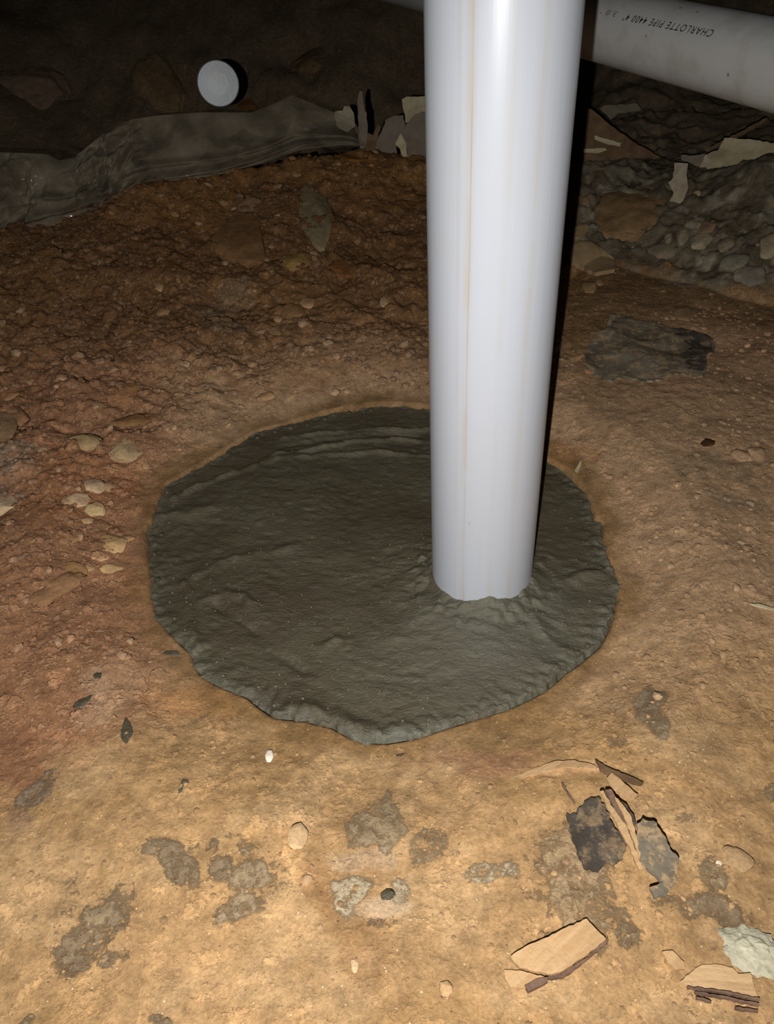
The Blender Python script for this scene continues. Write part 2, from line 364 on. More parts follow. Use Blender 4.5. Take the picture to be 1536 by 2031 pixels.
# ------------------------------------------------------------------ floor (soil)
def albedo(x, y, z):
    px, py, dep = project(x, y, z)
    q = fbm(x * 9, y * 9, 4, 101); q2 = fbm(x * 22, y * 22, 4, 111); q3 = fbm(x * 60, y * 60, 3, 121)
    X = px + 26 * q * 1.6 + 12 * q2; Y = py + 24 * fbm(x * 9, y * 9, 4, 131) * 1.6 + 12 * fbm(x * 25, y * 25, 3, 141)
    def L(c): return lin(c)[None]
    def S(a, b, v): return sstep(a, b, v)[..., None]
    tan = L((168, 134, 93)); c = np.repeat(tan, x.size, 0)
    c = c + (L((180, 148, 108)) - c) * S(0.0, 0.5, q2) * .5
    c = c + (L((152, 119, 77)) - c) * S(0.1, 0.6, fbm(x * 7, y * 7, 3, 151)) * .6
    # pinkish brown floor to the right of and behind the pour
    c = c + (L((168, 137, 106)) - c) * S(1500, 1150, Y) * .9
    # red clay beside the pour
    red = S(470, 250, X) * S(1560, 1400, Y + 0.55 * (X - 150))
    c = c + (L((150, 108, 78)) - c) * red * .92
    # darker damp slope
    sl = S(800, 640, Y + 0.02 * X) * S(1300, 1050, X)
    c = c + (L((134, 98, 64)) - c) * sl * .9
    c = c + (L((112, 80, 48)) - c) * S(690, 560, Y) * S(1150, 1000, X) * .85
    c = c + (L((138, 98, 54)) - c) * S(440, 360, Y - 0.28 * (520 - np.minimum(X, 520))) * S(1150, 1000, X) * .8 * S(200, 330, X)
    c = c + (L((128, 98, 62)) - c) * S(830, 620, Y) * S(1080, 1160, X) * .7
    # grey rubble bank at the back
    bank = S(575, 520, Y - 0.15 * (X - 1250)) * S(1110, 1180, X + 0.1 * (Y - 330))
    c = c + (L((112, 102, 84)) - c) * bank
    c = c + (L((84, 72, 56)) - c) * bank * S(-0.1, 0.5, q2) * .8
    c = c + (L((146, 136, 116)) - c) * bank * S(0.1, 0.6, fbm(x * 34, y * 34, 4, 171)) * .8
    # grey-green smears of mortar
    smc = np.repeat(L((150, 128, 102)), x.size, 0); sma = np.zeros((x.size, 1))
    def patch(cx, cy, rx, ry, col, amt, rot=0.0, soft=.35):
        nonlocal c
        crisp = col in (G, GD, GP, (160, 138, 110), (140, 124, 108)) and amt > .3
        a = math.radians(rot); u = (X - cx) * math.cos(a) + (Y - cy) * math.sin(a); v = -(X - cx) * math.sin(a) + (Y - cy) * math.cos(a)
        r = np.hypot(u / rx, v / ry) + 0.28 * q3
        m = S(1 + soft, 1 - soft, r) * amt
        if crisp: smc[:] = smc + (L(col) - smc) * np.where(sma > 0, m / np.maximum(m + sma, 1e-4), 1.0); sma[:] = np.maximum(sma, m)
        else: c = c + (L(col) - c) * m
    G = (152, 136, 112); GD = (132, 117, 97); GP = (184, 171, 146); RD = (146, 110, 72); PK = (176, 140, 108)
    for a in [(345, 1700, 42, 30, GD, .8, 20), (420, 1695, 34, 24, GD, .8), (490, 1715, 62, 45, G, .8), (505, 1800, 65, 30, G, .75), (470, 1815, 30, 16, GP, .5),
              (205, 1835, 78, 42, GD, .75, -35), (250, 1790, 40, 24, G, .7, -30), (175, 1885, 34, 22, GD, .6), (265, 1890, 24, 18, G, .7), (165, 1765, 22, 24, G, .4),
              (365, 1995, 20, 15, GD, .8), (45, 1990, 26, 12, G, .6, -30), (780, 1630, 62, 40, G, .75), (755, 1690, 72, 24, (176, 150, 122), .6), (880, 1665, 44, 34, G, .5),
              (725, 1775, 34, 36, GP, .85, 40), (830, 1770, 20, 40, GP, .7, 20), (790, 1815, 60, 26, (186, 160, 130), .8), (790, 1850, 40, 14, GD, .5),
              (960, 1720, 24, 14, GP, .7), (1110, 1745, 95, 55, (160, 138, 110), .75), (1175, 1800, 38, 60, G, .6), (1075, 1830, 26, 16, GD, .7), (1235, 1820, 16, 40, GD, .7, -20),
              (1400, 1820, 75, 30, GD, .75, 22), (1430, 1860, 40, 22, GD, .7, 20), (1340, 1800, 50, 20, G, .6, 15), (1300, 1395, 46, 26, GD, .75, 20), (1325, 1420, 22, 26, G, .7, 40),
              (1245, 1370, 30, 14, GP, .35), (1220, 1460, 30, 20, G, .45), (1500, 1590, 16, 20, G, .6), (1380, 1655, 24, 16, G, .5), (1415, 1760, 36, 30, G, .6, -30),
              (70, 1560, 60, 26, (140, 124, 108), .75, -40), (30, 1640, 26, 40, (130, 104, 84), .6), (250, 1345, 80, 26, (190, 158, 124), .3, -32), (205, 1380, 50, 20, (190, 160, 128), .25, -32),
              (700, 1810, 40, 150, RD, .45, -28), (640, 1740, 18, 70, RD, .5, -30), (760, 1900, 50, 70, RD, .3, -20), (545, 1740, 60, 40, G, .35),
              (40, 1480, 40, 60, (120, 80, 56), .45), (1400, 1000, 60, 20, (120, 108, 88), .5), (1385, 900, 90, 34, (128, 112, 88), .5), (20, 930, 60, 60, (140, 124, 106), .7),
              (1420, 660, 120, 30, PK, .5), (1450, 720, 160, 50, PK, .55), (1360, 740, 60, 20, PK, .4), (520, 740, 220, 36, (160, 124, 92), .55), (160, 950, 120, 60, (160, 110, 74), .6),
              (1195, 560, 120, 40, (132, 96, 58), .6), (960, 1500, 80, 40, (170, 122, 96), .4), (1110, 1530, 80, 16, (214, 172, 130), .5, -6),
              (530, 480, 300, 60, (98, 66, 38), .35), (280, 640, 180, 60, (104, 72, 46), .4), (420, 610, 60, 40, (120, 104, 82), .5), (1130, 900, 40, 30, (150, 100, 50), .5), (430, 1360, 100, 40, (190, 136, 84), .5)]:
        patch(*a)
    # ochre skirt left wet by the pour
    rd = rim_dist(x, y)
    c = c + (L((124, 95, 58)) - c) * S(0.038, 0.0, rd + .014 * q2 + .006 * q) * .75
    # far soil is an even grey-brown, its colour lightened against flash falloff
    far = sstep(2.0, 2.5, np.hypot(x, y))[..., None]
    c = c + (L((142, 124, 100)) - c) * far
    peb = np.clip(0.25 + 0.9 * sl[..., 0] + 0.7 * red[..., 0] + .35 * sstep(1400, 1000, Y) + .25 * q, 0, 1) * sstep(0.0, 0.06, rd) * (1 - .75 * bank[..., 0])
    peb = peb * np.where(py > 1450, 0.42, 1.0)
    return np.clip(c, 0.005, 0.9), peb, smc, sma[:, 0]
def axis(lo_, hi, n, c, k):
    s = np.linspace(0, 1, 4000); raw = lo_ + (hi - lo_) * s; dens = 1.0 / (1.0 + k * np.maximum(0, np.abs(raw - c) - 0.55) ** 1.3)
    cum = np.concatenate([[0], np.cumsum((dens[1:] + dens[:-1]) / 2)]); cum /= cum[-1]
    return np.interp(np.linspace(0, 1, n), cum, raw)
gx = axis(-3.2, 3.6, 820, 0.05, 9.0); gy = axis(-0.5, 5.2, 880, 0.75, 6.0)
GX, GY = np.meshgrid(gx, gy); GZ = height(GX, GY)
floor = tag(grid_mesh('floor', GX, GY, GZ, M['ground']), 'bare brown clay soil floor of the crawl space', None, None, 'structure')
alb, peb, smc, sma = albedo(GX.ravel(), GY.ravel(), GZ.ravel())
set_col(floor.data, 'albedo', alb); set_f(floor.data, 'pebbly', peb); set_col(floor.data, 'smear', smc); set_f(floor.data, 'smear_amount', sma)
wl = link_mesh('wall_back', [(-3.2, 5.0, -0.1), (3.6, 5.0, -0.1), (3.6, 5.0, 2.0), (-3.2, 5.0, 2.0), (-3.2, 5.15, -0.1), (3.6, 5.15, -0.1), (3.6, 5.15, 2.0), (-3.2, 5.15, 2.0)],
               [(0, 1, 2, 3), (5, 4, 7, 6), (3, 2, 6, 7), (1, 5, 6, 2), (4, 0, 3, 7), (0, 4, 5, 1)], M['wallm'], None, False)
tag(wl, kind='structure')

# ------------------------------------------------------------------ standing pipe
R0 = 0.05715
a0, a1 = [math.atan2(*ray(*p)[:2]) for p in ((840, 0), (1162, 0))]
PL = R0 / math.sin((a1 - a0) / 2); PA = (a0 + a1) / 2
PX, PY = PL * math.sin(PA), PL * math.cos(PA)
def tube(n, rows):                            # rows: (radius, z) down the outside, over the rim and up the inside
    v = []; f = []
    for r, z in rows:
        for k in range(n):
            a = 2 * math.pi * k / n; v.append((r * math.cos(a), r * math.sin(a), z))
    m = len(rows)
    for i in range(m):
        for k in range(n):
            k2 = (k + 1) % n; i2 = (i + 1) % m
            f.append((i * n + k, i * n + k2, i2 * n + k2, i2 * n + k))
    return v, f
rows = [(R0, z) for z in (-0.03, 0.0, 0.03, 0.2, 0.5, 0.9, 1.15)] + [(R0 - .001, 1.151), (R0 - .005, 1.151), (R0 - .006, 1.15), (R0 - .006, 0.5), (R0 - .006, -0.03)]
v, f = tube(128, rows)
pipe = tag(link_mesh('standing_pipe', v, f, M['pvc']), 'tall white plastic pipe standing upright in the wet concrete', 'pipe')
pipe.location = (PX, PY, 0.0); pipe.rotation_euler = (0, 0, -PA)

# ------------------------------------------------------------------ wet concrete
def seg_dist(x, y, pts):
    d = np.full(x.shape, 9.0)
    for (ax, ay), (bx, by) in zip(pts[:-1], pts[1:]):
        ux, uy = bx - ax, by - ay; t = np.clip(((x - ax) * ux + (y - ay) * uy) / (ux * ux + uy * uy), 0, 1)
        d = np.minimum(d, np.hypot(x - ax - t * ux, y - ay - t * uy))
    return d
NA, NR = 760, 230
aa = np.linspace(-np.pi, np.pi, NA, endpoint=False); rr = np.concatenate([np.linspace(0.004, 0.965, NR - 22), np.linspace(0.968, 1.0, 22)])
A, Rn = np.meshgrid(aa, rr)
rad = rim(A) + 0.0035 * fbm(np.cos(A) * 34, np.sin(A) * 34, 3, 77) + 0.002 + .004 * sstep(.0, .6, fbm(np.cos(A) * 9, np.sin(A) * 9, 2, 78))
CX = CEN[0] + Rn * rad * np.cos(A); CY = CEN[1] + Rn * rad * np.sin(A)
edge = (1 - Rn) * rad
rimn = fbm(np.cos(A) * 22 + 40 * edge, np.sin(A) * 22, 3, 79)
Z = 0.0035 * fbm(CX * 7, CY * 7, 3, 80)
cs, sn = math.cos(.25), math.sin(.25)
U = CX * cs - CY * sn; V = CX * sn + CY * cs
Z = Z + 0.0007 * fbm(U * 24, V * 40, 3, 81) + 0.0007 * fbm(U * 85, V * 140, 3, 82) * np.clip(.5 + fbm(CX * 12, CY * 12, 2, 87), 0, 1.2)
Z = Z + np.exp(-((edge - 0.016) / 0.012) ** 2) * (0.0005 + 0.0022 * np.clip(rimn, -.6, 1))          # lumpy rim
w5, r5 = worley(CX * 85, CY * 85, 90)
Z = Z + np.exp(-((edge - 0.011) / 0.011) ** 2) * 0.0045 * np.clip(.6 - w5, 0, 1) * (r5 > .35)
Z = Z - 0.008 * sstep(0.006, 0.0, edge)                                                          # edge rolls under the soil
def ridge(pts, wd, amp, cut=None):
    global Z
    P = [onplane(*p)[:2] for p in pts]; d = seg_dist(CX + .004 * fbm(CX * 20, CY * 20, 2, 99), CY + .004 * fbm(CX * 20, CY * 20, 2, 98), P)
    Z = Z + amp * np.exp(-(d / wd) ** 2) * (0.75 + .5 * fbm(CX * 45, CY * 45, 2, 83))
ridge([(560, 868), (640, 855), (740, 850), (860, 846), (960, 870)], .0045, .0055)
ridge([(520, 915), (600, 893), (700, 873), (780, 868), (860, 870)], .004, .005)
ridge([(350, 990), (430, 950), (520, 920), (620, 902), (740, 893), (860, 905)], .005, .006)
ridge([(560, 885), (650, 868), (760, 860), (860, 858)], .006, -.003)
ridge([(320, 1030), (370, 1018), (420, 1010)], .010, .006)
ridge([(360, 1155), (420, 1120), (500, 1098), (590, 1085)], .007, .0045)
ridge([(365, 1155), (372, 1210), (385, 1255), (395, 1290)], .005, .005)
ridge([(400, 1190), (440, 1176), (485, 1182), (520, 1215)], .006, .0035)
ridge([(430, 1200), (500, 1240), (560, 1300), (600, 1330)], .006, -.0035)
ridge([(640, 1290), (670, 1270), (690, 1275)], .007, .004)
ridge([(545, 1420), (600, 1412), (660, 1428), (700, 1450), (760, 1462), (820, 1455)], .009, .006)
ridge([(1190, 1140), (1150, 1150), (1120, 1165)], .008, .005)
ridge([(1130, 1300), (1085, 1270), (1050, 1240)], .006, .004)
dp = np.hypot(CX - PX, CY - PY) - R0
Z = Z + 0.016 * np.exp(-np.maximum(dp, 0) / 0.030) * (1 + .35 * fbm(CX * 30, CY * 30, 3, 84))
apron = onplane(985, 1255)[:2]; Z = Z + 0.012 * np.exp(-((CX - apron[0]) ** 2 + (CY - apron[1]) ** 2) / .0085 ** 1 / 1.0 / .9)
ap2 = np.degrees(np.arctan2(CX - PX, -(CY - PY)))
Z = Z + .0 * np.sin(ap2 * .55 + 3 * fbm(CX * 8, CY * 8, 2, 86)) * np.exp(-(dp / .11) ** 2) * (dp > 0) * (np.abs(ap2) < 80)
w7, r7 = worley(U * 42, V * 75, 92); Z = Z + .0026 * np.clip(.42 - w7, 0, 1) * (r7 > .5) - .0022 * np.clip(.4 - w7, 0, 1) * (r7 < .22)
w6, r6 = worley(CX * 70, CY * 70, 91)
Z = Z + np.exp(-(np.maximum(dp - .012, 0) / .02) ** 2) * .007 * np.clip(.6 - w6, 0, 1) * (r6 > .4)
conc = grid_mesh('wet_concrete', CX, CY, Z, M['concrete'], True)
set_f(conc.data, 'slurry', (np.exp(-(edge / 0.011) ** 2) * np.clip(.5 + fbm(CX * 14, CY * 14, 2, 88) + .5 * sstep(.0, .12, CY - CEN[1]) * (CX < PX), 0, 1.3) + .7 * np.exp(-((CX - apron[0]) ** 2 + (CY - apron[1]) ** 2) / .01)).ravel())
bm = bmesh.new(); bm.from_mesh(conc.data); be = [e for e in bm.edges if e.is_boundary and min(v.co.xy.length for v in e.verts) >= 0 and (Vector((CEN[0], CEN[1])) - e.verts[0].co.xy).length < .02]
bmesh.ops.holes_fill(bm, edges=be, sides=0)
bmesh.ops.delete(bm, geom=[q for q in bm.verts if math.hypot(q.co.x - PX, q.co.y - PY) < R0 - .0035], context='VERTS'); bm.to_mesh(conc.data); bm.free()
conc.data.polygons.foreach_set('use_smooth', np.ones(len(conc.data.polygons), bool))
tag(conc, 'round grey pour of wet concrete around the foot of the pipe', 'concrete')
def blob_mesh(name, seed, sub=2, lump=0.25, cuts=4, rough=0.0):
    rng = random.Random(seed); bm = bmesh.new(); bmesh.ops.create_icosphere(bm, subdivisions=sub, radius=1.0)
    pl = [(Vector((rng.gauss(0, 1), rng.gauss(0, 1), rng.gauss(0, .8))).normalized(), rng.uniform(.55, .85)) for _ in range(cuts)]
    off = Vector((rng.uniform(0, 99),) * 3)
    for vt in bm.verts:
        p = vt.co * (1 + lump * mnoise.noise(vt.co * 1.3 + off) + .4 * lump * mnoise.noise(vt.co * 3.1 + off))
        for n, k in pl:
            e = p.dot(n) - k
            if e > 0: p = p - n * e * .9
        if rough: p = p * (1 + rough * (mnoise.noise(p * 4.5 + off) + .6 * mnoise.noise(p * 9.5 + off)))
        vt.co = p
    me = bpy.data.meshes.new(name); bm.to_mesh(me); bm.free(); return me
_rng = random.Random(5)
ZI = Z[::3, ::4]; XI = CX[::3, ::4].ravel(); YI = CY[::3, ::4].ravel(); ZI = ZI.ravel()
gb = bmesh.new(); ZW = Z[::3, ::4].shape[1]; NRW = Z[::3, ::4].shape[0]  # glossy wet grains, added so the flash glints off the concrete
for i in range(800):
    k = _rng.randrange(len(XI))
    if _rng.random() > (k // ZW) / NRW + .05: continue
    e_ = float(rim_dist(XI[k], YI[k]))
    if math.hypot(XI[k] - PX, YI[k] - PY) < R0 + .004: continue
    if YI[k] > CEN[1] + .05 and _rng.random() < .55: continue
    r_ = _rng.uniform(.0005, .0016) * (1.25 if e_ > -.03 else 1)
    bmesh.ops.create_icosphere(gb, subdivisions=1, radius=r_, matrix=Matrix.Translation((XI[k], YI[k], ZI[k] + r_ * .25)))
gme = bpy.data.meshes.new('glint_grains'); gb.to_mesh(gme); gb.free()
GT = NT('glint_grain'); tag(link('glint_grains', gme, GT.fin(lin4((104, 98, 82)), 0.12, 0.9), conc), None, None, None, 'stuff')
lump_me = [blob_mesh('rim_lump', 300 + i, 2, .35, 1) for i in range(5)]
for me in lump_me: me.materials.append(M['concrete']); me.polygons.foreach_set('use_smooth', np.ones(len(me.polygons), bool))
LUMPS = [(355,955,9),(372,944,7),(455,890,8),(505,862,9),(540,850,10),(572,842,10),(606,836,8),(642,824,8),(690,812,7),(735,806,8),(330,985,9),(318,1012,8),(322,1035,10),(305,1060,9),(303,1100,8),
         (308,1150,8),(378,1175,7),(374,1200,8),(378,1232,8),(386,1262,8),(1190,1075,7),(1200,1150,9),(1215,1165,8),(1196,1130,10),(1150,1300,12),(1128,1318,8),(1170,1285,9),(905,1215,9),(930,1226,9),(880,1205,8),(958,1222,8),
         (1165,990,6),(1185,1045,8),(700,1455,9),(745,1464,9),(800,1460,8),(625,1425,8),(660,1265,9),(1072,1095,7),(1062,1135,7),(850,1130,8),(835,1160,8),(820,1190,7),(480,1235,6)]
for i, (px, py, s) in enumerate(LUMPS):
    p = onplane(px, py); p[:2] += (CEN - p[:2]) * (.035 if py < 1080 else .01); o = bpy.data.objects.new('wet_lump', lump_me[i % 5]); COL.objects.link(o); o.parent = conc
    r = s * .5 * np.linalg.norm(p - CP) / F * 1.15
    dpp = math.hypot(p[0] - PX, p[1] - PY) - R0
    zz = 0.010 * math.exp(-max(dpp, 0) / .03) + .001
    o.location = (p[0], p[1], zz); o.scale = (r * 1.15, r, r * .75); o.rotation_euler = (0, 0, _rng.uniform(0, 6))

# ------------------------------------------------------------------ lying pipe with its print
def at_depth(px, py, dep):
    d = RB @ np.array([(px - 768) / F, -(py - 1015.5) / F, -1.0]); return CP + d * dep
Q1 = Vector(at_depth(1200, 51, 1.365)); Q2 = Vector(at_depth(1536, 130, 1.115))
ax = (Q2 - Q1).normalized(); S0 = Q1 - ax * 2.3; LEN = 4.2
zc_ = ax; view = (Vector(CP) - (Q1 + Q2) / 2).normalized(); yc = (view - view.dot(zc_) * zc_).normalized(); xc = yc.cross(zc_)
MW = Matrix((xc, yc, zc_)).transposed().to_4x4(); MW.translation = S0
v, f = tube(96, [(R0, z) for z in np.linspace(0, LEN, 9)] + [(R0 - .006, LEN), (R0 - .006, LEN * .5), (R0 - .006, 0)])
lie = tag(link_mesh('drain_pipe', v, f, M['pvc2']), 'printed white plastic pipe slung crosswise behind the upright pipe', 'pipe'); lie.matrix_world = MW
MI = MW.inverted()
def on_pipe(px, py):                           # pixel -> (z along, angle around) on the lying pipe
    o = MI @ Vector(CP); d = MI.to_3x3() @ Vector(ray(px, py))
    a = d.x ** 2 + d.y ** 2; b = o.x * d.x + o.y * d.y; c_ = o.x ** 2 + o.y ** 2 - R0 ** 2
    D = b * b - a * c_
    t = (-b - math.sqrt(max(D, 0))) / a; p = o + d * t
    return p.z, math.atan2(p.x, p.y)
def print_on_pipe(text, pa, pb, hpx_up, mat, name):
    cu = bpy.data.curves.new(name, 'FONT'); cu.body = text; cu.size = 1.0; cu.shear = 0.15; cu.space_character = 1.25; cu.offset = 0.006
    tmp = bpy.data.objects.new(name, cu); COL.objects.link(tmp); dg = bpy.context.evaluated_depsgraph_get()
    me = bpy.data.meshes.new_from_object(tmp.evaluated_get(dg)); bpy.data.objects.remove(tmp); bpy.data.curves.remove(cu)
    bm = bmesh.new(); bm.from_mesh(me); bmesh.ops.subdivide_edges(bm, edges=[e for e in bm.edges if e.calc_length() > .15], cuts=2)
    xs = [q.co.x for q in bm.verts]; x0, x1 = min(xs), max(xs); ys = max(q.co.y for q in bm.verts)
    za, ta = on_pipe(*pa); zb, tb = on_pipe(*pb); zh, th = on_pipe(pa[0] + hpx_up[0], pa[1] + hpx_up[1])
    dth = th - ta
    for q in bm.verts:
        u = (q.co.x - x0) / (x1 - x0); t = ta + (tb - ta) * u + dth * q.co.y / ys; r = R0 + .0002
        q.co = (r * math.sin(t), r * math.cos(t), za + (zb - za) * u)
    bmesh.ops.recalc_face_normals(bm, faces=bm.faces); bm.to_mesh(me); bm.free()
    o = link(name, me, mat, lie, False); return o
o = print_on_pipe('CHARLOTTE PIPE 4400 4"', (1419, 60), (1241, 27), (1, 17), M['ink'], 'print'); o['label'] = 'black printed line reading CHARLOTTE PIPE 4400 4'
o = print_on_pipe("3.0 '", (1227, 24), (1196, 17), (1, 12), M['fadedink'], 'faded_print')

# ------------------------------------------------------------------ clear plastic sheet behind the slope
TOP = [(-60,300),(0,302),(60,304),(95,306),(118,318),(150,312),(200,268),(264,236),(320,228),(400,223),(500,223),(545,205),(581,189),(640,214),(700,238),(722,268)]
BOT = [(-60,500),(0,475),(60,456),(110,440),(180,424),(230,396),(290,370),(350,356),(440,340),(520,318),(600,290),(680,282),(722,284)]
def sheet():
    NX, NY = 420, 110
    tx = np.interp(np.linspace(0, 1, NX), np.linspace(0, 1, len(TOP)), [p[0] for p in TOP])
    px = np.linspace(-60, 722, NX); ty = np.interp(px, [p[0] for p in TOP], [p[1] for p in TOP]); by = np.interp(px, [p[0] for p in BOT], [p[1] for p in BOT])
    P = np.zeros((NY, NX, 3))
    for j in range(NX):
        az = _azel((px[j], by[j]))[0]; db = float(np.interp(az, _A, _DC)) + .015
        for i in range(NY):
            s = i / (NY - 1); yy = by[j] + 6 + (ty[j] - by[j] - 6) * s
            d = ray(px[j], yy); hd = db + .10 * s ** 1.2
            P[i, j] = CP + d * (hd / math.hypot(d[0], d[1]))
    u = px[None] / 100.0; s = np.linspace(0, 1, NY)[:, None]
    win = np.sin(np.pi * np.clip(s, 0.0, 1)) ** .6
    cr = np.exp(-((px - 215) / 55) ** 2)[None] + .55 * np.exp(-((px - 20) / 45) ** 2)[None]
    def rid(a, b, sd): return 1 - 2 * np.abs(fbm(a, b, 2, sd))
    wx = u + .15 * fbm(u * 1.5, s * 2, 2, 208); wy = s * 1.6 + .12 * fbm(u * 1.5 + 9, s * 2, 2, 209)
    dis = 0.030 * trinoise(wx * .8 + wy * .4, wy * 1.1 - wx * .45, 201) + .012 * trinoise(wx * 2.3, wy * 2.6 - wx, 203)
    dis = dis + cr * (0.045 * trinoise(wx * 3.4, wy * 3.0, 205) + .034 * trinoise(wx * 7.5, wy * 7, 207) + .012 * trinoise(wx * 17, wy * 15, 211))
    dis = dis * (.25 + .75 * win)
    # long tight folds running along the foot
    fold = .02 * np.exp(-((s - .16 - .05 * np.sin(u * 1.1)) / .05) ** 2) + .014 * np.exp(-((s - .36 - .07 * np.sin(u * .8 + 1)) / .045) ** 2)
    P[..., 1] -= dis + fold; P[..., 2] += .3 * dis
    o = grid_mesh('plastic_sheet', P[..., 0], P[..., 1], P[..., 2], M['film'])
    return tag(o, 'crumpled clear plastic sheet propped up behind the brown soil slope', 'plastic sheet')
sheet()

# ------------------------------------------------------------------ flat scraps: outlines with thickness
def shard(name, poly, mat, thick=0.002, mode='drape', dist=None, tilt=0.0, lift=0.0, bend=0.0, seed=0, parent=None, cuts=3, rag=1.3, step=7):
    rng = random.Random(seed); P = []; Q = []
    for (x0, y0), (x1, y1) in zip(poly, poly[1:] + poly[:1]):
        L_ = math.hypot(x1 - x0, y1 - y0); k = max(1, int(L_ / step))
        for i in range(k):
            j = 0 if i == 0 else rag * rng.uniform(-1, 1); Q.append((x0 + (x1 - x0) * i / k - (y1 - y0) / L_ * j, y0 + (y1 - y0) * i / k + (x1 - x0) / L_ * j))
    poly = Q
    if mode == 'drape':
        for p in poly: P.append(hit(*p, False))
    else:                                       # stands on edge, its plane leaning back by tilt
        cx = sum(p[0] for p in poly) / len(poly); cy = sum(p[1] for p in poly) / len(poly)
        d = ray(cx, cy); c0 = CP + d * (dist / math.hypot(d[0], d[1])); a = math.atan2(d[0], d[1]) + math.radians(rng.uniform(-12, 12) if mode == 'stand' else 0)
        n = np.array([-math.sin(a) * math.cos(tilt), -math.cos(a) * math.cos(tilt), math.sin(tilt)])
        for p in poly:
            e = ray(*p); P.append(CP + e * (n.dot(c0 - CP) / n.dot(e)))
    c = np.mean(P, 0); bm = bmesh.new(); vs = [bm.verts.new(Vector(p - c)) for p in P]; bm.faces.new(vs)
    bmesh.ops.triangulate(bm, faces=bm.faces[:]); 
    for _ in range(cuts): 
        es = [e for e in bm.edges if e.calc_length() > .006]
        if es and len(bm.verts) < 1500: bmesh.ops.subdivide_edges(bm, edges=es, cuts=1); bmesh.ops.triangulate(bm, faces=[f_ for f_ in bm.faces if len(f_.verts) > 3])
    bm.normal_update(); off = Vector((seed * 3.7, 1.3, seed))
    if mode == 'drape':
        W = np.array([q.co + Vector(c) for q in bm.verts]); hz = height(W[:, 0], W[:, 1], False) * .8 + height(W[:, 0], W[:, 1]) * .2
        for q, z in zip(bm.verts, hz):
            q.co.z = z - c[2] + thick + lift + bend * mnoise.noise((q.co + off) * 14) + .25 * bend * mnoise.noise((q.co + off) * 45)
    else:
        nn = Vector(n)
        for q in bm.verts: q.co += nn * (bend * mnoise.noise((q.co + off) * 12) + .3 * bend * (.5 - abs(mnoise.noise((q.co + off) * 30))))
    bmesh.ops.recalc_face_normals(bm, faces=bm.faces[:]); bm.normal_update()
    if mode == 'drape' and sum(f_.normal.z for f_ in bm.faces) < 0: bmesh.ops.reverse_faces(bm, faces=bm.faces[:])
    bmesh.ops.solidify(bm, geom=bm.faces[:], thickness=thick)
    me = bpy.data.meshes.new(name); bm.to_mesh(me); bm.free()
    o = link(name, me, mat, None, False); o.location = c
    if parent is not None:
        o.parent = parent; o.matrix_parent_inverse = Matrix.Translation(-Vector(parent.location))
    return o
PP = 'torn paper behind the soil slope'
def scrap(name, poly, mat, dist, label, cat='paper', tilt=.25, bend=.012, seed=1, thick=.0015):
    return tag(shard(name, poly, mat, thick, 'stand', dist, tilt, 0, bend, seed), label, cat)
scrap('paper_scrap', [(713,300),(711,240),(709,200),(714,180),(719,182),(721,205),(728,225),(730,252),(727,282),(720,300)], M['greypaper'], 1.99, 'tall narrow grey paper strip standing on end beside the plastic', seed=2)
scrap('paper_scrap', [(664,222),(680,219),(683,210),(694,211),(702,224),(705,250),(690,262),(668,250)], M['paper'], 2.16, 'small pale pinkish paper scrap peeking over the plastic edge', seed=3)
scrap('paper_scrap', [(738,302),(757,262),(765,238),(772,234),(785,229),(800,228),(804,250),(796,265),(786,292),(788,310)], M['greypaper'], 2.0, 'broad grey torn paper leaning behind the slope near the pipe', seed=4)
scrap('paper_scrap', [(797,198),(806,192),(838,191),(850,192),(850,222),(832,228),(814,241),(804,245),(801,222)], M['cream'], 2.1, 'cream crumpled paper high behind the upright pipe', seed=5, bend=.02)
scrap('paper_scrap', [(797,262),(805,248),(822,228),(850,220),(860,230),(860,325),(824,328),(812,318),(805,290)], M['greypaper'], 1.98, 'brownish grey crumpled paper against the upright pipe', seed=6, bend=.025)
scrap('paper_scrap', [(783,286),(795,264),(803,280),(808,312),(800,314),(793,296)], M['cream'], 1.965, 'small cream triangular paper tip beneath larger grey papers', seed=7)
scrap('paper_scrap', [(718,300),(722,262),(741,268),(748,245),(755,250),(748,280),(740,310),(724,312)], M['brownwood'], 1.985, 'thin brown splinter bundle beside the tall grey strip', 'wood', seed=8)
scrap('board_piece', [(1160,330),(1163,215),(1172,216),(1225,258),(1268,290),(1312,312),(1300,316),(1235,313)], M['brownwood'], 1.98, 'triangular brown splintered board resting on the rubble bank', 'wood', .5, .012, 9, .012)
scrap('paper_scrap', [(1180,268),(1190,272),(1232,284),(1230,292),(1200,284),(1180,276)], M['cream'], 1.955, 'narrow cream strip lying across the brown splintered board', 'paper', .5, .004, 10)
scrap('paper_scrap', [(1158,296),(1200,294),(1205,298),(1190,304),(1158,303)], M['cream'], 1.95, 'short yellowish strip at the foot of the splintered board', 'paper', .5, .004, 11)
scrap('paper_scrap', [(1388,336),(1398,310),(1425,297),(1438,272),(1450,272),(1500,280),(1550,288),(1550,318),(1500,318),(1470,325),(1420,336)], M['cream'], 1.9, 'wide cream torn paper lying on top of the rubble bank', 'paper', .6, .02, 12)
scrap('paper_scrap', [(1395,322),(1400,305),(1410,318),(1418,334),(1404,336)], M['paper'], 1.87, 'small folded pale flap in front of the wide cream paper', 'paper', .4, .006, 13)
scrap('paper_scrap', [(1352,308),(1375,309),(1398,304),(1392,334),(1366,322),(1352,318)], M['greypaper'], 1.9, 'grey paper flap tucked beside the folded pale flap', 'paper', .4, .01, 14)
scrap('wood_sliver', [(1408,292),(1440,276),(1490,250),(1520,234),(1522,238),(1495,258),(1455,278),(1412,296)], M['brownwood'], 1.98, 'long thin wood sliver sticking up behind the cream paper', 'wood', .3, .003, 15, .004)
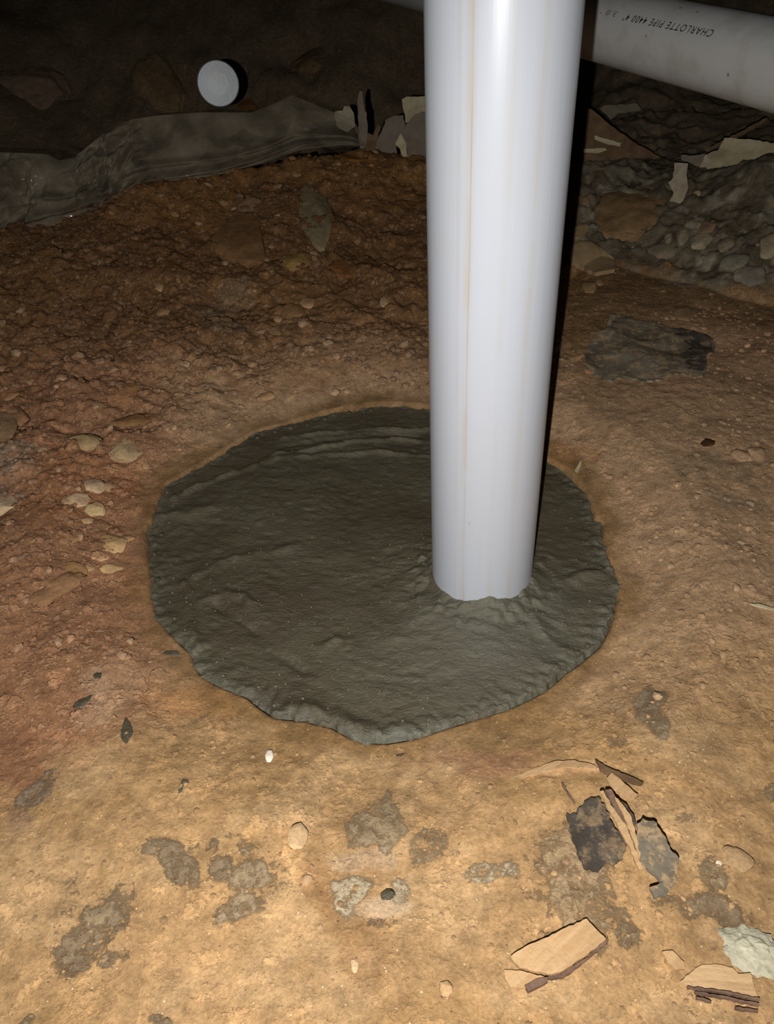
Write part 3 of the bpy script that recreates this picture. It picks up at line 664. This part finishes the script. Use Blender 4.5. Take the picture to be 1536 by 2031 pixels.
scrap('paper_scrap', [(1338,325),(1365,328),(1362,350),(1366,372),(1358,395),(1345,414),(1330,418),(1328,405),(1337,385),(1326,365),(1336,355)], M['paper'], 1.80, 'crumpled pale paper strip hanging down the rubble bank', 'paper', .55, .022, 16)
scrap('plastic_scrap', [(1190,215),(1200,208),(1262,202),(1272,215),(1225,222),(1212,238)], M['film'], 2.3, 'dull clear plastic scrap in the dark beyond the splintered board', 'plastic', .8, .012, 17)
# tar paper and wood on the floor
tp = tag(shard('tar_paper', [(1218,640),(1225,630),(1270,644),(1330,662),(1382,675),(1418,684),(1416,705),(1398,720),(1402,738),(1393,752),(1350,751),(1312,764),(1270,768),(1235,755),(1215,765),(1180,752),(1163,735),(1160,705),(1182,672),(1195,668),(1212,658)], M['tardusty'], .003, lift=.006, bend=.010, seed=21, rag=3, step=6), 'large ragged dusty grey tar paper piece lying below the rubble bank', 'tar paper')
shard('charred_edge', [(1300,662),(1350,664),(1382,677),(1414,686),(1411,704),(1394,719),(1399,737),(1391,750),(1362,747),(1352,722),(1372,705),(1340,682)], M['tar'], .002, lift=.011, bend=.010, seed=21, parent=tp)['label'] = 'blackened bare end of the tar paper'
tp = tag(shard('tar_paper', [(1123,1620),(1145,1621),(1147,1608),(1165,1593),(1186,1588),(1200,1612),(1212,1640),(1236,1672),(1238,1690),(1232,1715),(1214,1728),(1198,1722),(1185,1740),(1156,1732),(1148,1712),(1140,1680),(1132,1655)], M['tar'], .003, lift=.007, bend=.007, seed=22, rag=3, step=6), 'dark ragged tar paper scrap beside thin splinters near the pale board end', 'tar paper')
tag(shard('tar_paper', [(1258,1652),(1270,1641),(1292,1646),(1310,1672),(1325,1700),(1343,1720),(1338,1745),(1332,1770),(1316,1792),(1292,1796),(1284,1775),(1312,1765),(1290,1750),(1268,1728),(1262,1690)], M['tardusty'], .003, lift=.008, bend=.005, seed=23, rag=3, step=6), 'mud crusted grey tar paper flap beyond the thin splinters', 'tar paper')
def splinter(poly, mat, label, thick, lift, seed, cat='wood', name='wood_splinter', bend=.003):
    return tag(shard(name, poly, mat, thick, lift=lift, bend=bend, seed=seed), label, cat)
splinter([(1186,1588),(1193,1586),(1212,1620),(1240,1660),(1266,1730),(1272,1742),(1262,1742),(1240,1690),(1215,1645)], M['wood'], 'longest pale splinter lying across the dark tar paper scrap', .003, .010, 24)
splinter([(1196,1586),(1208,1584),(1222,1606),(1240,1640),(1248,1668),(1240,1660),(1220,1632)], M['darkwood'], 'dark stained splinter lying beside the longest pale splinter', .003, .011, 25)
splinter([(1215,1600),(1222,1604),(1248,1640),(1262,1690),(1276,1738),(1270,1738),(1250,1680),(1232,1636)], M['wood'], 'thin pale splinter lying at the edge of the dark splinter', .0025, .010, 26)
splinter([(1225,1598),(1240,1608),(1254,1630),(1258,1656),(1250,1650),(1238,1622)], M['tar'], 'short black strip lying above the mud crusted tar paper flap', .003, .008, 27)
wb = splinter([(1012,1906),(1040,1888),(1100,1862),(1162,1832),(1178,1850),(1200,1872),(1160,1906),(1110,1938),(1085,1942),(1030,1928)], M['wood'], 'pale flat piece of split wood lying beside the tar paper', .004, .003, 28, name='wood_piece')
shard('dark_edge', [(1085,1944),(1112,1938),(1160,1908),(1200,1872),(1204,1866),(1205,1876),(1162,1912),(1116,1946),(1090,1948)], M['darkwood'], .003, lift=.002, bend=.001, seed=28, parent=wb)['label'] = 'dark bark along the lower edge'
splinter([(1000,1928),(1030,1930),(1086,1946),(1060,1958),(1042,1966),(1012,1962),(1002,1945)], M['wood'], 'thin pale wood flake tucked under the flat wood piece', .003, .001, 29, name='wood_flake')
splinter([(1040,1962),(1068,1948),(1085,1946),(1086,1954),(1056,1970),(1047,1974)], M['darkwood'], 'short dark splinter beside the thin pale wood flake', .004, .003, 30)
wb = splinter([(1372,1930),(1392,1918),(1415,1917),(1450,1924),(1462,1936),(1486,1935),(1496,1972),(1502,1984),(1430,1972),(1362,1962),(1348,1950)], M['wood2'], 'broad pale board flake with dark cracks beside a greenish lump', .003, .001, 31, name='wood_piece')
for k, poly in enumerate([[(1360,1963),(1430,1972),(1503,1988),(1503,1992),(1430,1977),(1362,1967)], [(1376,1974),(1440,1984),(1502,1998),(1502,2002),(1440,1989),(1376,1978)], [(1378,1984),(1405,1992),(1408,1996),(1378,1988)], [(1455,2004),(1500,2010),(1500,2014),(1455,2008)]]):
    shard('dark_crack_splinter', poly, M['darkwood'], .003, lift=.003, bend=.0008, seed=40 + k, parent=wb)
splinter([(1312,1892),(1332,1890),(1356,1912),(1358,1926),(1340,1928),(1322,1912)], M['wood'], 'pinkish wood chip beside the broad board flake', .002, .001, 32, name='wood_chip')
splinter([(1018,1545),(1060,1528),(1100,1515),(1140,1512),(1180,1520),(1186,1526),(1150,1526),(1110,1528),(1070,1538),(1022,1550)], M['wood'], 'long pale curved splinter half sunk in the tan soil', .001, .001, 33)
splinter([(1180,1512),(1200,1524),(1240,1540),(1276,1556),(1270,1560),(1230,1550),(1190,1532)], M['brownwood'], 'thin brown splinter meeting the end of the curved splinter', .003, .002, 34)
splinter([(1202,1552),(1212,1540),(1228,1552),(1250,1572),(1264,1584),(1256,1592),(1228,1582),(1210,1566)], M['wood'], 'small pink wood chip above the tar paper scraps', .003, .004, 35, name='wood_chip')
splinter([(1113,1556),(1116,1556),(1130,1580),(1141,1597),(1139,1598),(1126,1580)], M['darkwood'], 'tiny dark twig lying above the dark tar paper scrap', .002, .001, 36, 'twig', 'twig', .0005)
splinter([(1487,1201),(1510,1203),(1545,1212),(1545,1216),(1528,1212),(1505,1207)], M['cream'], 'white curled sliver lying alone on the brown floor beside the pour', .002, .002, 37, 'sliver', 'white_sliver', .001)
splinter([(1140,938),(1150,921),(1154,918),(1152,930),(1146,942)], M['cream'], 'pale straw bit at the edge of the concrete behind the pipe', .002, .003, 38, 'straw', 'straw', .001)
# rounded flat stones by the standing pipe
tag(shard('flat_stone', [(1128,512),(1146,490),(1172,496),(1198,510),(1216,522),(1219,544),(1192,549),(1180,551),(1150,538),(1130,528)], M['slab'], .008, lift=.004, bend=.006, seed=51), 'flat pale slab of stone lying beside the pipe shadow', 'stone')
tag(shard('flat_stone', [(1134,484),(1136,468),(1150,461),(1164,461),(1168,470),(1160,480),(1146,485)], M['slab'], .008, lift=.006, bend=.004, seed=52), 'small pale rounded stone just behind the flat pale slab', 'stone')

# ------------------------------------------------------------------ stones, clods, chips
def stone(px, py, w_, h_, col, label, rot=0.0, name='stone', cat='stone', sink=0.35, tall=0.5, mat='stone', seed=None, lump=.25, cuts=5):
    p = hit(px, py, False); D = np.linalg.norm(p - CP); n = gnormal(p[0], p[1])
    v_ = (CP - p) / D; s = max(.3, abs(float(v_.dot(n))))
    a = w_ * .5 * D / F; b = h_ * .5 * D / F / s; c = tall * min(a, b)
    b = max(b - .3 * c, .5 * b)
    sd = seed if seed is not None else int(px * 7 + py * 13)
    me = blob_mesh(name, sd, 4 if w_ > 40 else 3 if w_ > 16 else 2, lump, cuts, rough=.16 if cat == 'clod' else .24 if cat == 'lump' else .05)
    me.materials.append(M[mat])
    me.polygons.foreach_set('use_smooth', np.ones(len(me.polygons), bool) if (w_ < 60 or cat == 'clod') else np.zeros(len(me.polygons), bool))
    o = bpy.data.objects.new(name, me); COL.objects.link(o)
    xd = np.array([math.cos(0), 0, 0.]); az = math.atan2(p[0], p[1]); xd = np.array([math.cos(az), -math.sin(az), 0]); xd = xd - n * xd.dot(n); xd /= np.linalg.norm(xd); yd = np.cross(n, xd)
    r = math.radians(-rot); X_ = xd * math.cos(r) + yd * math.sin(r); Y_ = -xd * math.sin(r) + yd * math.cos(r)
    Mx = Matrix(np.array([X_ * a * 1.3, Y_ * b * 1.3, n * c]).T.tolist()).to_4x4()
    Mx.translation = Vector(p + n * c * (1 - 2 * sink) * .8); o.matrix_world = Mx; k_ = (1.05, 1.02, 0.99) if name == 'stone' and w_ < 45 else (1, 1, 1); o.color = lin4([min(255, q * e) for q, e in zip(col, k_)])
    return tag(o, label, cat)
ST = [
 (2,1006,62,38,(196,170,134),'large cream rounded stone beside the flat reddish clod'),
 (74,1042,78,62,(160,114,80),'broad flat reddish clay clod among pale stones',-35,'clay_clod','clod'),
 (190,968,31,27,(188,164,134),'pale grey angular stone, highest of the pale cluster'),
 (156,990,33,26,(190,164,130),'pale pinkish stone touching a smaller twin'),
 (133,994,22,15,(178,150,116),'small pale stone tucked against the pinkish stone',-20),
 (144,1004,14,12,(96,84,68),'small dark grey chip under the pale pinkish stone'),
 (191,1012,32,22,(196,172,128),'cream wedge shaped stone below the pale grey angular stone',35),
 (228,1079,42,32,(188,158,114),'tan cream stone nearest the edge of the concrete'),
 (250,1071,28,12,(180,146,106),'thin tan stone flake behind the tan cream stone',-10),
 (200,1107,29,11,(184,152,114),'thin flat pale stone lying just beyond a tan cream stone'),
 (224,1128,34,15,(186,156,116),'long low pale stone beside the red clay patch'),
 (178,1127,16,15,(180,150,112),'small square pale stone next to the long low one'),
 (135,1072,30,13,(168,134,98),'dull tan oblong stone beside the red clod'),
 (175,1033,20,10,(176,146,110),'little flat tan pebble below the cream wedge'),
 (217,965,18,17,(172,140,108),'small round pink tan stone beside the angular grey one'),
 (38,985,26,22,(150,140,122),'speckled grey and white gravel stone above the cream stone'),
 (74,974,44,30,(188,138,92),'orange tan crusty clod above the flat reddish clod',15,'clay_clod','clod'),
 (166,878,56,28,(172,144,104),'yellowish half buried stone with a shadowed end',18),
 (257,900,60,46,(182,154,116),'big pale buff stone upslope of the pale cluster',-15),
 (288,924,14,13,(178,146,108),'tiny pale pebble beside the big buff stone'),
 (84,895,16,12,(184,152,116),'small pale pebble in the crumbs beyond the crusty clod'),
 (140,934,14,9,(186,154,116),'little pale chip standing clear of the cluster'),
 (138,956,32,12,(176,136,104),'pinkish flat flake beyond the pale pinkish stone',-10),
 (152,1131,34,28,(162,124,82),'ochre round clod above the red clay patch',0,'clay_clod','clod'),
 (112,1166,84,36,(154,116,82),'wide low tan clod beside the ochre clod',-20,'clay_clod','clod'),
 (66,1122,32,22,(176,124,82),'brick coloured crumb clod below the broad reddish clod',0,'clay_clod','clod'),
 (4,842,40,54,(150,124,94),'big dull grey brown stone at the foot of the slope'),
 (35,826,36,26,(158,118,84),'dull pinkish clod beside the grey brown stone',0,'clay_clod','clod'),
 (98,762,22,13,(164,132,100),'pale flat pebble on the lower slope above the pinkish clod'),
 (243,776,46,30,(168,122,82),'tan pointed clod with a shadowed side on the lower slope',10,'clay_clod','clod'),
 (207,761,17,11,(168,138,106),'pale pebble beside the tan pointed clod'),
 (24,787,26,12,(164,128,94),'low pale flake between the clods at the foot of the slope',-25),
 (260,834,52,20,(146,108,70),'orange brown low clod upslope of the buff stone',0,'clay_clod','clod'),
 (318,571,15,13,(182,154,116),'clean pale round pebble in the middle of the dark slope'),
 (267,680,15,13,(176,146,112),'pale round pebble on the dark slope above the pointed clod'),
 (134,713,11,12,(180,152,116),'tiny bright pebble alone on the dark slope'),
 (326,622,22,15,(166,134,96),'tan pebble above an orange crumb patch on the slope'),
 (371,700,42,36,(152,130,98),'rounded grey tan stone half sunk at the slope foot'),
 (376,733,18,12,(172,144,110),'pale pebble just in front of the half sunk grey tan stone'),
 (396,652,11,14,(180,154,122),'small white pebble above the half sunk stone'),
 (480,486,78,84,(132,98,64),'largest brown boulder bedded in the slope below the plastic',0,'stone','stone'),
 (628,434,54,92,(140,124,92),'tall greenish grey stone bedded in the slope by the papers',-8),
 (588,522,44,24,(140,114,68),'flat olive stone between the two bedded boulders'),
 (690,532,52,24,(128,86,46),'brown curled clod on the slope beside the pipe',20,'clay_clod','clod'),
 (612,602,23,17,(176,142,106),'pale stone in front of the flat olive stone'),
 (580,616,36,28,(150,116,76),'brown rounded clod beside the pale stone on the slope',0,'clay_clod','clod'),
 (763,600,14,19,(184,160,124),'upright pale pebble near the standing pipe'),
 (551,632,16,12,(180,148,112),'small pale pebble below the brown rounded clod'),
 (546,658,17,16,(166,134,98),'tan pebble below the small pale pebble'),
 (446,646,34,26,(160,122,84),'tan clod on the grey smear of the lower slope',0,'clay_clod','clod'),
 (615,700,24,9,(176,156,120),'thin pale flake lying flat behind the concrete'),
 (500,404,44,20,(146,116,86),'pinkish crust of soil above the largest boulder',-20,'clay_clod','clod'),
 (530,786,30,14,(170,138,104),'low pale pebble on the gravelly soil behind the pour'),
 (272,371,34,36,(150,102,46),'ochre clod perched against the clear plastic',0,'clay_clod','clod'),
 (700,312,60,24,(140,92,42),'rust brown clod at the slope crest below the papers',0,'clay_clod','clod'),
 (1218,640,20,28,(160,150,126),'pale grey oval stone at the tip of the large tar paper'),
 (1172,570,24,18,(160,132,98),'pale pebble in front of the flat pale slab'),
 (1190,560,14,16,(166,140,106),'small pebble between the flat slab and the tar paper'),
 (1143,712,18,20,(172,140,106),'pale pebble between the pipe and the large tar paper',30),
 (1168,738,14,10,(186,138,104),'pink chip at the lower corner of the large tar paper'),
 (1358,626,28,22,(148,124,92),'round buff pebble above the large tar paper'),
 (1383,386,11,15,(190,170,126),'bright pale pebble on the rubble bank beside the paper strip'),
 (1405,452,32,16,(140,118,94),'pinkish stone in the middle of the rubble bank'),
 (1250,424,110,66,(138,110,76),'large tan clay clod stuck on the rubble bank',-12,'clay_clod','clod'),
 (1525,488,34,36,(158,148,124),'pale lump in the rubble bank near its open end'),
 (1462,520,40,26,(124,120,104),'grey rubble stone at the foot of the bank'),
 (1345,474,34,28,(150,140,118),'pale crumbly rubble lump low on the bank'),
 (1392,480,30,22,(158,148,124),'palest rubble lump beside the crumbly lump'),
 (1440,486,26,20,(134,124,104),'dull rubble lump between the pale lumps and the bank end'),
 (1312,500,40,22,(126,116,98),'grey rubble lump at the foot of the bank near the slab'),
 (1492,548,44,28,(122,116,104),'bluish grey rubble stone at the foot of the bank end'),
 (1166,384,28,24,(120,112,98),'dusty grey rubble lump high on the bank by the pipe shadow'),
 (590,1660,30,38,(182,156,120),'flat cream chip on tan soil in front of the pour',20),
 (534,1499,14,19,(238,232,220),'bright white chip lying just in front of the pour'),
 (610,1744,14,16,(178,150,116),'small pink tan chip on the reddish streak',40),
 (703,1916,13,20,(188,164,130),'pale teardrop chip low on the reddish streak'),
 (884,1962,20,20,(176,148,110),'tan chip with a dark side between the streak and the wood piece'),
 (1500,1886,80,72,(178,172,148),'greenish white crumbly lump beside the broad board flake',0,'mortar_lump','lump'),
 (1465,1705,40,34,(164,138,104),'round flat tan pebble in the floor above the grey smears'),
 (1427,1713,9,10,(214,200,176),'tiny bright white bead near the round tan pebble'),
 (1340,1086,24,18,(164,138,108),'pale flat pebble on the open brown floor beyond the pour'),
 (1468,905,26,18,(160,134,104),'pale flat pebble on the floor beside a greenish smear'),
 (1504,900,30,16,(158,132,104),'wide pale flake next to the pale flat floor pebble'),
 (1405,879,18,14,(70,44,22),'small dark brown bark bit on the floor behind the pour',20,'bark_bit','bark'),
 (325,172,66,78,(160,132,98),'dim brown rock standing in the dark behind the plastic'),
 (490,208,34,22,(150,108,58),'small ochre clod at the dark edge of the plastic',0,'clay_clod','clod'),
 (618,126,60,28,(140,112,80),'dim brown rock far back in the dark'),
 (66,180,90,60,(160,134,112),'wide dim brown rock in the far dark corner'),
]
for s in ST:
    px, py, w_, h_, col, label = s[:6]; rot = s[6] if len(s) > 6 else 0; nm = s[7] if len(s) > 7 else 'stone'; ct = s[8] if len(s) > 8 else 'stone'
    big = w_ > 50
    stone(px, py, w_, h_, col, label, rot, nm, ct, sink=.58 if ct == 'clod' else .48 if big else .36, tall=.34 if ct == 'clod' else .45 if big else .42, lump=.3)
for px, py, w_, h_, rot, label in [(165,1392,30,12,-15,'grey concrete splash on the tan soil, long and low'), (250,1450,17,36,10,'grey concrete splash shaped like a drop in front of the pour'),
      (346,1296,38,9,8,'thin grey concrete smear close to the pour edge'), (194,1341,13,10,0,'smallest round grey concrete drip by the red clay'),
      (365,1560,34,13,-45,'slanting grey concrete splash on the tan soil'), (796,1498,16,6,-10,'tiny dark concrete fleck just below the front lip of the pour'),
      (770,1774,22,15,-15,'dark concrete drip on the pale mortar smear')]:
    stone(px, py, w_, h_, (120, 116, 104), label, rot, 'concrete_splash', 'splash', sink=.28, tall=.3, mat='splat')

# loose crumbs: the 300 largest single, the rest one object
rng = np.random.default_rng(7)
ico = bmesh.new(); bmesh.ops.create_icosphere(ico, subdivisions=1, radius=1.0)
IV = np.array([q.co for q in ico.verts]); IF = np.array([[q.index for q in f_.verts] for f_ in ico.faces]); ico.free()
kinds = []
for k in range(8):
    r_ = np.random.default_rng(50 + k); V_ = IV * (1 + r_.uniform(-.28, .28, (len(IV), 1))) * np.array([1, .85, .5])
    me = bpy.data.meshes.new('soil_crumb'); me.from_pydata(V_.tolist(), [], IF.tolist()); me.materials.append(M['stone']); kinds.append((me, V_))
def scatter(n, xlo, xhi, ylo, yhi, smin, smax, power=2.2):
    x = rng.uniform(xlo, xhi, n); y = rng.uniform(ylo, yhi, n)
    s = smin + (smax - smin) * rng.uniform(0, 1, n) ** power; return x, y, s
regions = [('loose crumb lying on the brown slope below the plastic', 'crumbs on the slope', -0.75, 0.35, 1.1, 1.95, .0035, .011, 140, 5200),
           ('loose crumb lying among the pale stones beside the pour', 'crumbs beside the pour', -0.66, -0.2, 0.55, 1.1, .0022, .0062, 90, 3200),
           ('loose crumb lying on the open brown floor behind the upright pipe', 'crumbs on the open floor', 0.12, 0.75, 0.45, 1.6, .0022, .006, 60, 2600),
           ('', '', -0.45, 0.6, 0.12, 0.45, .0012, .0032, 0, 1500)]
allv = []; allf = []; allc = []; base = 0
for lab, grp, xlo, xhi, ylo, yhi, smin, smax, nbig, nsm in regions:
    x, y, s = scatter(nbig + nsm, xlo, xhi, ylo, yhi, smin, smax)
    dens = fbm(x * 5, y * 5, 3, 301) + rng.uniform(-.5, .5, len(x)); ok = (rim_dist(x, y) > .035) & (dens > -.35) & (np.hypot(x - PX, y - PY) > .09)
    x, y, s = x[ok], y[ok], s[ok]; o_ = np.argsort(-s); x, y, s = x[o_], y[o_], s[o_]
    z = height(x, y); c = albedo(x, y, z)[0]; g = rng.uniform(0.8, 1.3, (len(x), 1)); c = np.clip(c * g + rng.uniform(0, .03, (len(x), 1)), 0, .6)
    for i in range(len(x)):
        a, b = rng.uniform(0, 6.28), rng.uniform(-.4, .4)
        if i < nbig:
            px_, py_, _d = project(x[i], y[i], z[i])
            o = bpy.data.objects.new('soil_crumb', kinds[i % 8][0]); COL.objects.link(o)
            f_ = rng.uniform(.05, .75) ** 1.3; ci = c[i] * (1 - f_) + lin((186, 156, 122)) * f_
            o.location = (x[i], y[i], z[i] + s[i] * .2); o.scale = (s[i],) * 3; o.rotation_euler = (b, -b, a); o.color = (*[float(q) for q in ci], 1)
            tag(o, lab, 'crumb', grp)
        else:
            V_ = kinds[i % 8][1]; ca, sa = math.cos(a), math.sin(a)
            W = np.stack([V_[:, 0] * ca - V_[:, 1] * sa, V_[:, 0] * sa + V_[:, 1] * ca, V_[:, 2]], 1) * s[i] + np.array([x[i], y[i], z[i] + s[i] * .15])
            allv.append(W); allf.append(IF + base); base += len(IV); allc.append(np.repeat(c[i][None], len(IV), 0))
V_ = np.concatenate(allv); F_ = np.concatenate(allf)
grit = link_mesh('soil_grit', V_.tolist(), F_.tolist(), M['crumbs'], floor, False); set_col(grit.data, 'albedo', np.concatenate(allc))
tag(grit, 'fine loose grit and crumbs strewn over the clay soil', None, None, 'stuff')

# ------------------------------------------------------------------ pale disc added to stand for a flash-lit dust speck
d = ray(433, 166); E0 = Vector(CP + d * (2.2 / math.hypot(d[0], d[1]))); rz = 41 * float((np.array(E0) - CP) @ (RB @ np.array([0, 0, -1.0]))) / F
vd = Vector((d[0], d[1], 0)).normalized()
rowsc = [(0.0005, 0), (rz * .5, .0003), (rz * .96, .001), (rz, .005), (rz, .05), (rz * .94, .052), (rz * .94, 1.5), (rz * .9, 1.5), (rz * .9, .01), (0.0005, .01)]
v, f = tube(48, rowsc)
speck_disc = tag(link_mesh('dust_speck_disc', v, f, M['speck_disc'], None, False), 'round pale disc added for a flash-lit dust speck behind the plastic', 'pipe')
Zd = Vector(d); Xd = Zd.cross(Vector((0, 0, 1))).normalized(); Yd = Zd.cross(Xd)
Mx = Matrix((Xd, Yd, Zd)).transposed().to_4x4(); Mx.translation = E0; speck_disc.matrix_world = Mx
